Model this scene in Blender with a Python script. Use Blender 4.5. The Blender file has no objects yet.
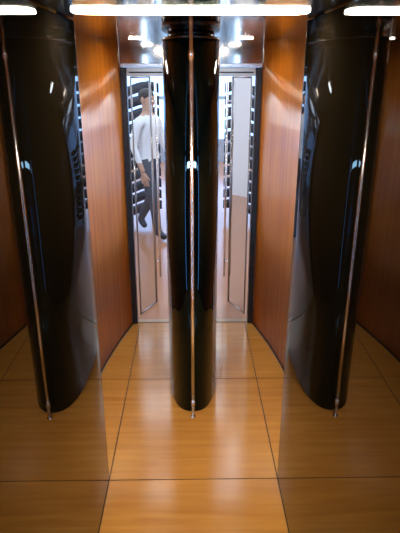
import bpy, bmesh, math, random
from mathutils import Vector
random.seed(3)
sc=bpy.context.scene
sc.view_settings.view_transform='Standard'
C=bpy.context.collection

# ---------------- materials ----------------
def mat(name,col,rough=.5,metal=0,**kw):
    m=bpy.data.materials.new(name); m.use_nodes=True
    b=m.node_tree.nodes['Principled BSDF']
    b.inputs['Base Color'].default_value=(*col,1)
    b.inputs['Roughness'].default_value=rough
    b.inputs['Metallic'].default_value=metal
    for k,v in kw.items():
        b.inputs[k.replace('_',' ')].default_value=v
    return m
def emis(name,col,s):
    m=bpy.data.materials.new(name); m.use_nodes=True
    nt=m.node_tree; b=nt.nodes['Principled BSDF']
    b.inputs['Base Color'].default_value=(.8,.8,.8,1)
    b.inputs['Emission Color'].default_value=(*col,1)
    b.inputs['Emission Strength'].default_value=s
    return m
def wood(name,c1,c2,scale,rough,coat=0.0):
    m=mat(name,c1,rough); nt=m.node_tree; b=nt.nodes['Principled BSDF']
    tc=nt.nodes.new('ShaderNodeTexCoord'); mp=nt.nodes.new('ShaderNodeMapping')
    mp.inputs['Scale'].default_value=scale
    n=nt.nodes.new('ShaderNodeTexNoise'); n.inputs['Scale'].default_value=1; n.inputs['Detail'].default_value=6
    n.inputs['Distortion'].default_value=.4
    n2=nt.nodes.new('ShaderNodeTexNoise'); n2.inputs['Scale'].default_value=2.2; n2.inputs['Detail'].default_value=2
    r=nt.nodes.new('ShaderNodeValToRGB')
    r.color_ramp.elements[0].position=.3; r.color_ramp.elements[0].color=(*c1,1)
    r.color_ramp.elements[1].position=.7; r.color_ramp.elements[1].color=(*c2,1)
    ma=nt.nodes.new('ShaderNodeMath'); ma.operation='MULTIPLY_ADD'; ma.inputs[1].default_value=.35
    L=nt.links
    L.new(tc.outputs['Object'],mp.inputs[0]); L.new(mp.outputs[0],n.inputs[0]); L.new(tc.outputs['Object'],n2.inputs[0])
    m2=nt.nodes.new('ShaderNodeMath'); m2.operation='MULTIPLY'; m2.inputs[1].default_value=.65
    L.new(n.outputs[0],m2.inputs[0]); L.new(n2.outputs[0],ma.inputs[0]); L.new(m2.outputs[0],ma.inputs[2])
    L.new(ma.outputs[0],r.inputs[0]); L.new(r.outputs[0],b.inputs['Base Color'])
    b.inputs['Coat Weight'].default_value=coat; b.inputs['Coat Roughness'].default_value=.18
    return m
M_wall=wood('cherry_veneer',(.58,.11,.006),(.95,.35,.028),(34,34,.9),.28,.4)
M_floor=wood('maple_laminate',(.38,.15,.025),(.54,.25,.050),(2.0,26,26),.17,.35)
M_seam=mat('dark_joint',(.04,.018,.006),.6)
M_black=mat('black_gloss_lacquer',(.0006,.0014,.0016),.04,0,IOR=1.09)
def addgloss(m,col,rough):
    nt=m.node_tree; b=nt.nodes['Principled BSDF']; o=nt.nodes['Material Output']
    g=nt.nodes.new('ShaderNodeBsdfGlossy'); g.inputs['Color'].default_value=(*col,1); g.inputs['Roughness'].default_value=rough
    a=nt.nodes.new('ShaderNodeAddShader'); nt.links.new(b.outputs[0],a.inputs[0]); nt.links.new(g.outputs[0],a.inputs[1]); nt.links.new(a.outputs[0],o.inputs[0])
addgloss(M_black,(.007,.018,.034),.03)
M_glassdark=mat('dark_tinted_glass',(.003,.002,.001),.0,0,IOR=1.52,Specular_Tint=(1,.82,.62,1))
M_chrome=mat('brushed_chrome',(.90,.91,.93),.22,1)
M_frame=mat('dull_steel',(.42,.42,.44),.25,1)
M_ceil=mat('polished_bronze_metal',(.45,.39,.34),.08,1)
M_dark=mat('dark_anodised_frame',(.012,.012,.014),.25,.3)
M_white=mat('white_plaster',(.85,.85,.86),.7)
M_foy=mat('taupe_plaster',(.30,.25,.21),.7)
M_lobby=mat('polished_stone',(.42,.20,.11),.18)
M_light=emis('lamp_diffuser',(1,.92,.76),122)
M_fill_down=emis('fill_downlight_glow',(1,.90,.74),85)  # glow of the two lamps added to light the walls
M_lob=emis('lobby_lamp_diffuser',(.84,.93,1),7)
M_front=emis('foyer_lamp_diffuser',(1,.95,.85),4)
M_fill_strip=emis('fill_strip_glow',(.36,.62,1),13)  # cool glow of the strips added behind the panel edges
def glass():
    m=bpy.data.materials.new('clear_glass'); m.use_nodes=True; nt=m.node_tree; nt.nodes.clear()
    o=nt.nodes.new('ShaderNodeOutputMaterial'); t=nt.nodes.new('ShaderNodeBsdfTransparent'); g=nt.nodes.new('ShaderNodeBsdfGlossy')
    g.inputs['Roughness'].default_value=0; t.inputs[0].default_value=(.86,.93,1,1)
    f=nt.nodes.new('ShaderNodeFresnel'); x=nt.nodes.new('ShaderNodeMixShader'); f.inputs[0].default_value=1.25
    nt.links.new(f.outputs[0],x.inputs[0]); nt.links.new(t.outputs[0],x.inputs[1]); nt.links.new(g.outputs[0],x.inputs[2]); nt.links.new(x.outputs[0],o.inputs[0])
    return m
M_glass=glass()

# ---------------- helpers ----------------
def obj(name,bm,m,parent=None,smooth=False,bevel=0):
    me=bpy.data.meshes.new(name); bm.to_mesh(me); bm.free()
    o=bpy.data.objects.new(name,me); C.objects.link(o)
    for mm in (m if isinstance(m,list) else [m]): me.materials.append(mm)
    if smooth:
        for p in me.polygons: p.use_smooth=True
    if bevel:
        b=o.modifiers.new('b','BEVEL'); b.width=bevel; b.segments=2; b.limit_method='ANGLE'
    if parent: o.parent=parent
    return o
def empty(name):
    e=bpy.data.objects.new(name,None); C.objects.link(e); return e
def addbox(bm,x0,x1,y0,y1,z0,z1):
    v=[bm.verts.new(p) for p in [(x0,y0,z0),(x1,y0,z0),(x1,y1,z0),(x0,y1,z0),(x0,y0,z1),(x1,y0,z1),(x1,y1,z1),(x0,y1,z1)]]
    for f in [(3,2,1,0),(4,5,6,7),(0,1,5,4),(1,2,6,5),(2,3,7,6),(3,0,4,7)]: bm.faces.new([v[i] for i in f])
def box(name,a,m,parent=None,bevel=0):
    bm=bmesh.new(); addbox(bm,*a); return obj(name,bm,m,parent,False,bevel)
def prism(bm,pts,z0,z1):
    lo=[bm.verts.new((x,y,z0)) for x,y in pts]; hi=[bm.verts.new((x,y,z1)) for x,y in pts]
    n=len(pts)
    for i in range(n): bm.faces.new([lo[i],lo[(i+1)%n],hi[(i+1)%n],hi[i]])
    bm.faces.new(lo[::-1]); bm.faces.new(hi)
def tube(bm,p0,p1,r,seg=20):
    p0=Vector(p0);p1=Vector(p1);d=(p1-p0); q=d.to_track_quat('Z','Y')
    a=[];b=[]
    for i in range(seg):
        t=2*math.pi*i/seg; o=q@Vector((math.cos(t)*r,math.sin(t)*r,0))
        a.append(bm.verts.new(p0+o)); b.append(bm.verts.new(p1+o))
    for i in range(seg): 
        f=bm.faces.new([a[i],a[(i+1)%seg],b[(i+1)%seg],b[i]]); f.smooth=True
    bm.faces.new(a[::-1]); bm.faces.new(b)

H=2.17; W=.4375
# ---------------- floor ----------------
bm=bmesh.new(); addbox(bm,-2.6,2.6,-4.0,3.94,-.06,-.003)
sub=obj('floor',bm,M_seam)
g=.006
ys=[-4.0]; y=2.15-.94*6
while y<3.93:
    if y>-3.9: ys.append(y)
    y+=.94
ys.append(3.94)
xs=[-2.6,-W-.9*2,-W-.9,-W,W,W+.9,W+.9*2,2.6]
bm=bmesh.new()
for i in range(len(ys)-1):
    for j in range(len(xs)-1):
        addbox(bm,xs[j]+g/2,xs[j+1]-g/2,ys[i]+g/2,ys[i+1]-g/2,-.02,0)
obj('floor_tiles',bm,M_floor,sub)

# ---------------- curved wood walls ----------------
def cr(p,n=10):
    out=[]
    P=[p[0]]+p+[p[-1]]
    for i in range(1,len(P)-2):
        for k in range(n):
            t=k/n; a,b,c,d=[Vector(q) for q in P[i-1:i+3]]
            out.append(tuple(.5*((2*b)+(c-a)*t+(2*a-5*b+4*c-d)*t*t+(3*b-a-3*c+d)*t**3)))
    out.append(p[-1]); return out
prof=cr([(.505,2.19),(.61,2.32),(.66,2.7),(.65,3.1),(.595,3.5),(.50,3.92)])
for s,side in((-1,'left'),(1,'right')):
    def ring(off0,off1):
        inn=[(s*(x+off0),y) for x,y in prof]; out=[(s*(x+off1),y) for x,y in prof]
        return inn+out[::-1]
    bm=bmesh.new(); prism(bm,ring(0,.05),0,H); bmesh.ops.recalc_face_normals(bm,faces=bm.faces)
    for f in bm.faces: f.smooth=len(f.verts)==4
    w=obj('wall_'+side,bm,M_wall)
    bm=bmesh.new(); prism(bm,ring(-.006,0),0,.014); bmesh.ops.recalc_face_normals(bm,faces=bm.faces)
    obj('baseboard_'+side,bm,M_dark)
    p=empty('tinted_glass_panel' if s<0 else 'tinted_glass_panel.001')
    x0,x1=sorted((s*W,s*(W+.014)))
    box('pane',(x0,x1,-.45,2.15,.0,H-.005),M_glassdark,p)
    x0,x1=sorted((s*(W+.001),s*(W+.062)))
    box('edge_post',(x0,x1,2.151,2.165,0,H-.005),M_dark,p)
    x0,x1=sorted((s*(W+.010),s*(W+.050)))
    box('blue_fill_strip',(x0,x1,2.1655,2.170,.06,2.12),M_fill_strip,p)  # added glowing strip, hidden from camera: lights the wall, streaks the column blue
    x0,x1=sorted((s*.458,s*.50))
    box('trim_1' if s<0 else 'trim_2',(x0,x1,3.92,3.99,0,2.004),M_dark,None,.004)
    x0,x1=sorted((s*.50,s*3.2))
    box('wall_lobby_'+side,(x0,x1,3.99,4.06,0,3.2),M_white)
    e=empty('fill_downlight' if s<0 else 'fill_downlight.001')  # added ceiling lamp, put in to brighten the far half of the wall
    bm=bmesh.new(); tube(bm,(s*.34,3.50,H-.004),(s*.34,3.50,H-.0005),.040,32); obj('fill_lamp_face',bm,M_fill_down,e)
    bm=bmesh.new()
    for k in range(32):
        a0,a1=2*math.pi*k/32,2*math.pi*(k+1)/32
        vs=[bm.verts.new((s*.34+r*math.cos(a),3.50+r*math.sin(a),H-.005)) for r,a in((.040,a0),(.052,a0),(.052,a1),(.040,a1))]
        bm.faces.new(vs)
    obj('fill_lamp_bezel',bm,M_frame,e)
# ---------------- ceiling ----------------
box('ceiling',(-1.0,1.0,-.5,3.95,H,H+.05),M_ceil)
h=empty('door_header')
box('fascia',(-.50,.50,3.94,3.98,2.03,H),M_ceil,h)
box('rail',(-.50,.50,3.90,3.98,2.005,2.03),M_frame,h,.003)
box('track',(-.458,.458,3.93,3.985,1.945,2.004),mat('satin_steel',(.30,.29,.27),.3,1),h,.003)
box('track_slot',(-.44,.44,3.925,3.929,1.965,1.975),M_dark,h)
box('wall_header',(-.5,.5,3.99,4.06,2.01,3.2),M_white)
box('trim_3',(-.458,.458,3.945,4.0,-.02,.004),mat('dull_threshold',(.35,.25,.16),.4,.6))

# ---------------- ceiling light ----------------
L=empty('ceiling_light')
bm=bmesh.new(); pts=[]
n=12; hx=.375; y0,y1=1.77,1.92; r=.05
for cx,cy,a0 in((hx-r,y1-r,0),(-hx+r,y1-r,90),(-hx+r,y0+r,180),(hx-r,y0+r,270)):
    for k in range(n+1):
        a=math.radians(a0+90*k/n); pts.append((cx+r*math.cos(a),cy+r*math.sin(a)))
prism(bm,pts,H-.005,H-.0005); bmesh.ops.recalc_face_normals(bm,faces=bm.faces)
obj('diffuser',bm,M_light,L)

# ---------------- central column ----------------
col=empty('elliptical_black_column')
def sell(a,b,cy,n=160,e=2.5):
    o=[]
    for i in range(n):
        t=2*math.pi*i/n; c,s=math.cos(t),math.sin(t)
        o.append((a*abs(c)**(2/e)*(1 if c>=0 else -1), cy+b*abs(s)**(2/e)*(1 if s>=0 else -1)))
    return o
def colpart(name,a,b,z0,z1,m):
    bm=bmesh.new(); prism(bm,sell(a,b,3.225),z0,z1)
    for f in bm.faces: f.smooth=len(f.verts)==4
    return obj(name,bm,m,col)
colpart('shaft',.160,.505,.012,H-.035,M_black)
colpart('base_ring',.154,.499,0,.012,M_dark)
colpart('top_collar',.162,.507,H-.035,H-.025,M_dark)
colpart('top_neck',.13,.47,H-.025,H-.0005,M_black)
bm=bmesh.new()
tube(bm,(0,2.67,.0),(0,2.67,H-.0005),.0095)
for z in(.10,2.06):
    tube(bm,(0,2.67,z),(0,2.73,z),.007)
    tube(bm,(0,2.67,z-.02),(0,2.67,z+.02),.012)
tube(bm,(0,2.67,0),(0,2.67,.006),.016)
obj('pull_rod',bm,M_chrome,col)

# ---------------- glass door leaves ----------------
for s,nm in((-1,'door_1'),(1,'door_2')):
    e=empty(nm)
    A=Vector((s*.445,4.08,0)); B=Vector((s*.325,4.34,0)); d=(B-A); 
    bm=bmesh.new()
    for P,r in((A,.007),(B,.009)):
        tube(bm,(P.x,P.y,.01),(P.x,P.y,1.93),r)
    tube(bm,(A.x,A.y,1.935),(B.x,B.y,1.935),.007); tube(bm,(A.x,A.y,.015),(B.x,B.y,.015),.005)
    obj('frame',bm,M_frame,e)
    bm=bmesh.new(); v=[bm.verts.new(p) for p in((A.x,A.y,.02),(B.x,B.y,.02),(B.x,B.y,1.93),(A.x,A.y,1.93))]; bm.faces.new(v)
    obj('pane',bm,M_glass,e)
    bm=bmesh.new()
    hx=s*.285; tube(bm,(hx,4.36,.25),(hx,4.36,1.9),.009)
    for z in(.4,1.75): tube(bm,(hx,4.36,z),(B.x,B.y,z),.006)
    obj('pull_handle',bm,M_chrome,e)

# ---------------- lobby beyond ----------------
box('floor_lobby',(-3.2,3.2,3.94,12,-.06,0),M_lobby)
box('ceiling_lobby',(-3.2,3.2,3.99,12,3.2,3.26),M_white)
box('wall_lobby_west',(-3.26,-3.2,3.99,12,0,3.2),M_white)
box('wall_lobby_east',(3.2,3.26,3.99,12,0,3.2),M_white)
bm=bmesh.new()
addbox(bm,-3.2,3.2,12,12.08,0,.5); addbox(bm,-3.2,3.2,12,12.08,2.9,3.2)
for x in(-3.2,-1.8,-.5,.5-.08,1.8-.08,3.2-.1): addbox(bm,x,x+.1,12,12.08,.5,2.9)
addbox(bm,-3.2,3.2,12,12.08,1.35,1.42)
obj('wall_far',bm,mat('grey_blue_wall',(.35,.4,.5),.6))
e=empty('lobby_ceiling_light')
bm=bmesh.new()
for yy in(5.2,7.2,9.2,11.0):
    addbox(bm,-2.4,2.4,yy-.25,yy+.25,3.17,3.199)
obj('panels',bm,M_lob,e)

for s,nm in((-1,'slatted_screen'),(1,'slatted_screen.001')):
    e=empty(nm); bm=bmesh.new()
    X=lambda t:s*(.44+.9*t); Y=lambda t:7.2-.22*math.sin(t*math.pi)
    for k in range(11):
        z=.12+k*.155
        Z=lambda t:z+.05*math.sin(t*7+.5)
        for i in range(14):
            vs=[]
            for (t,dz) in((i/14,0),((i+1)/14,0),((i+1)/14,.12),(i/14,.12)):
                vs.append(bm.verts.new((X(t),Y(t),Z(t)+dz)))
            bm.faces.new(vs)
    bmesh.ops.remove_doubles(bm,verts=bm.verts,dist=.0005)
    o=obj('slats',bm,mat('black_slat'+nm[-1],(.010,.015,.033),.6),e,True)
    sm=o.modifiers.new('s','SOLIDIFY'); sm.thickness=.03
    bm=bmesh.new()
    for t in(.12,.88):
        tube(bm,(X(t),Y(t)+.03,0),(X(t),Y(t)+.03,1.85),.02)
    obj('posts',bm,M_dark,e)

# ---------------- foyer behind the camera ----------------
box('wall_foyer_left',(-2.66,-2.6,-4,3.99,0,3.0),M_foy)
box('wall_foyer_right',(2.6,2.66,-4,3.99,0,3.0),M_foy)
bm=bmesh.new()
addbox(bm,-2.6,2.6,-4.08,-4,0,.05); addbox(bm,-2.6,2.6,-4.08,-4,2.6,3.0)
for x0,x1 in((-2.6,-.62),(-.38,-.1),(.12,.30),(.62,2.6)): addbox(bm,x0,x1,-4.08,-4,.05,2.6)
obj('wall_back',bm,mat('dark_walnut',(.05,.02,.01),.4))
box('ceiling_foyer',(-2.6,2.6,-4,-.5,3.0,3.05),M_foy)
box('foyer_ceiling_light',(-.5,.5,-2.6,-1.6,2.97,2.999),M_front)

# ---------------- person (walking visitor) ----------------
def skin(name,verts,edges,rad,mats,root=0,levels=2):
    me=bpy.data.meshes.new(name); me.from_pydata([Vector(v) for v in verts],edges,[]); 
    o=bpy.data.objects.new(name,me); C.objects.link(o)
    for m in mats: me.materials.append(m)
    o.modifiers.new('k','SKIN')
    for i,r in enumerate(rad):
        sv=me.skin_vertices[0].data[i]; sv.radius=r if isinstance(r,tuple) else (r,r); sv.use_root=(i==root)
    s=o.modifiers.new('s','SUBSURF'); s.levels=levels; s.render_levels=levels
    dg=bpy.context.evaluated_depsgraph_get(); ev=o.evaluated_get(dg)
    m2=bpy.data.meshes.new_from_object(ev)
    o.modifiers.clear(); o.data=m2
    for p in m2.polygons: p.use_smooth=True
    return o
M_skin=mat('skin',(.55,.32,.22),.5); M_shirt=mat('white_shirt',(.82,.84,.88),.7); M_trou=mat('dark_trousers',(.05,.06,.09),.8); M_hair=mat('dark_hair',(.02,.013,.01),.6); M_shoe=mat('black_shoe',(.01,.01,.01),.3)
man=empty('walking_man')
V=[(0,0,.95),(0,0,1.10),(0,-.01,1.28),(0,0,1.43),(0,0,1.52),(0,-.01,1.60),(0,-.015,1.69),(0,-.01,1.755),
 (-.18,0,1.42),(-.23,.04,1.15),(-.22,-.06,.92),(-.215,-.09,.85),
 (.18,0,1.42),(.23,-.05,1.15),(.22,-.17,.96),(.215,-.21,.90),
 (-.09,0,.90),(-.10,-.14,.50),(-.10,-.19,.10),(-.10,-.32,.05),
 (.09,0,.90),(.10,.05,.50),(.10,.26,.16),(.10,.17,.06)]
E=[(0,1),(1,2),(2,3),(3,4),(4,5),(5,6),(6,7),(3,8),(8,9),(9,10),(10,11),(3,12),(12,13),(13,14),(14,15),(0,16),(16,17),(17,18),(18,19),(0,20),(20,21),(21,22),(22,23)]
R=[(.15,.11),(.14,.10),(.17,.115),(.13,.09),.055,(.065,.08),(.075,.095),(.05,.06),
 .06,.046,.03,.028,.06,.046,.03,.028,.10,.07,.05,.038,.10,.07,.05,.038]
b=skin('body',V,E,R,[M_skin,M_shirt,M_trou,M_shoe]); b.parent=man
for p in b.data.polygons:
    c=p.center
    arm=abs(c.x)>.165
    if c.z>1.49: k=0
    elif c.z>.98 or (arm and c.z>.965): k=1
    elif arm and c.z>.7: k=0
    elif c.z<.085 : k=3
    else: k=2
    p.material_index=k
for (wx,wy,wz),s in(((-.215,-.09,.85),1),((.215,-.21,.90),-1)):
    hv=[(wx,wy,wz),(wx,wy-.02,wz-.05)]; he=[(0,1)]; hr=[.026,(.018,.036)]
    for f,(dy,l) in enumerate(((-.03,.07),(-.01,.08),(.01,.074),(.03,.06))):
        i=len(hv)
        hv+= [(wx,wy-.025+dy,wz-.09),(wx+s*.006,wy-.03+dy*1.1,wz-.09-l*.5),(wx+s*.02,wy-.03+dy*1.1,wz-.09-l*.95)]
        he+=[(1,i),(i,i+1),(i+1,i+2)]; hr+=[.009,.008,.007]
    i=len(hv); hv+=[(wx+s*.01,wy-.065,wz-.055),(wx+s*.018,wy-.078,wz-.09)]; he+=[(1,i),(i,i+1)]; hr+=[.010,.008]
    h_=skin('hand',hv,he,hr,[M_skin],0,1); h_.parent=man
def ell(bm,c,r,seg=20):
    ret=bmesh.ops.create_uvsphere(bm,u_segments=seg,v_segments=seg//2,radius=1)
    for v in ret['verts']: v.co=Vector((c[0]+v.co.x*r[0],c[1]+v.co.y*r[1],c[2]+v.co.z*r[2]))
bm=bmesh.new(); ell(bm,(0,.012,1.715),(.080,.100,.075)); obj('hair',bm,M_hair,man,True)
bm=bmesh.new(); ell(bm,(-.083,0,1.665),(.012,.022,.034)); ell(bm,(.083,0,1.665),(.012,.022,.034)); ell(bm,(0,-.108,1.655),(.013,.02,.025)); obj('ears_and_nose',bm,M_skin,man,True)
bm=bmesh.new(); ell(bm,(-.03,-.095,1.68),(.012,.008,.007)); ell(bm,(.03,-.095,1.68),(.012,.008,.007)); obj('eyes',bm,M_hair,man,True)
bm=bmesh.new(); ell(bm,(0,-.092,1.615),(.024,.008,.006)); obj('mouth',bm,mat('lips',(.4,.12,.1),.5),man,True)
man.location=(-.52,6.4,-.01); man.rotation_euler=(0,0,math.radians(55))

# ---------------- world ----------------
w=bpy.data.worlds.new('w'); sc.world=w; w.use_nodes=True
bg=w.node_tree.nodes['Background']; bg.inputs[0].default_value=(.30,.55,1,1); bg.inputs[1].default_value=4

# ---------------- camera ----------------
cd=bpy.data.cameras.new('cam'); cam=bpy.data.objects.new('camera',cd); C.objects.link(cam)
cd.sensor_fit='VERTICAL'; cd.sensor_height=36; cd.lens=36*523/533; cd.clip_start=.02
cam.location=(0,0,2.0)
cam.rotation_euler=(math.radians(90-20.8),0,math.radians(-.9))
sc.camera=cam
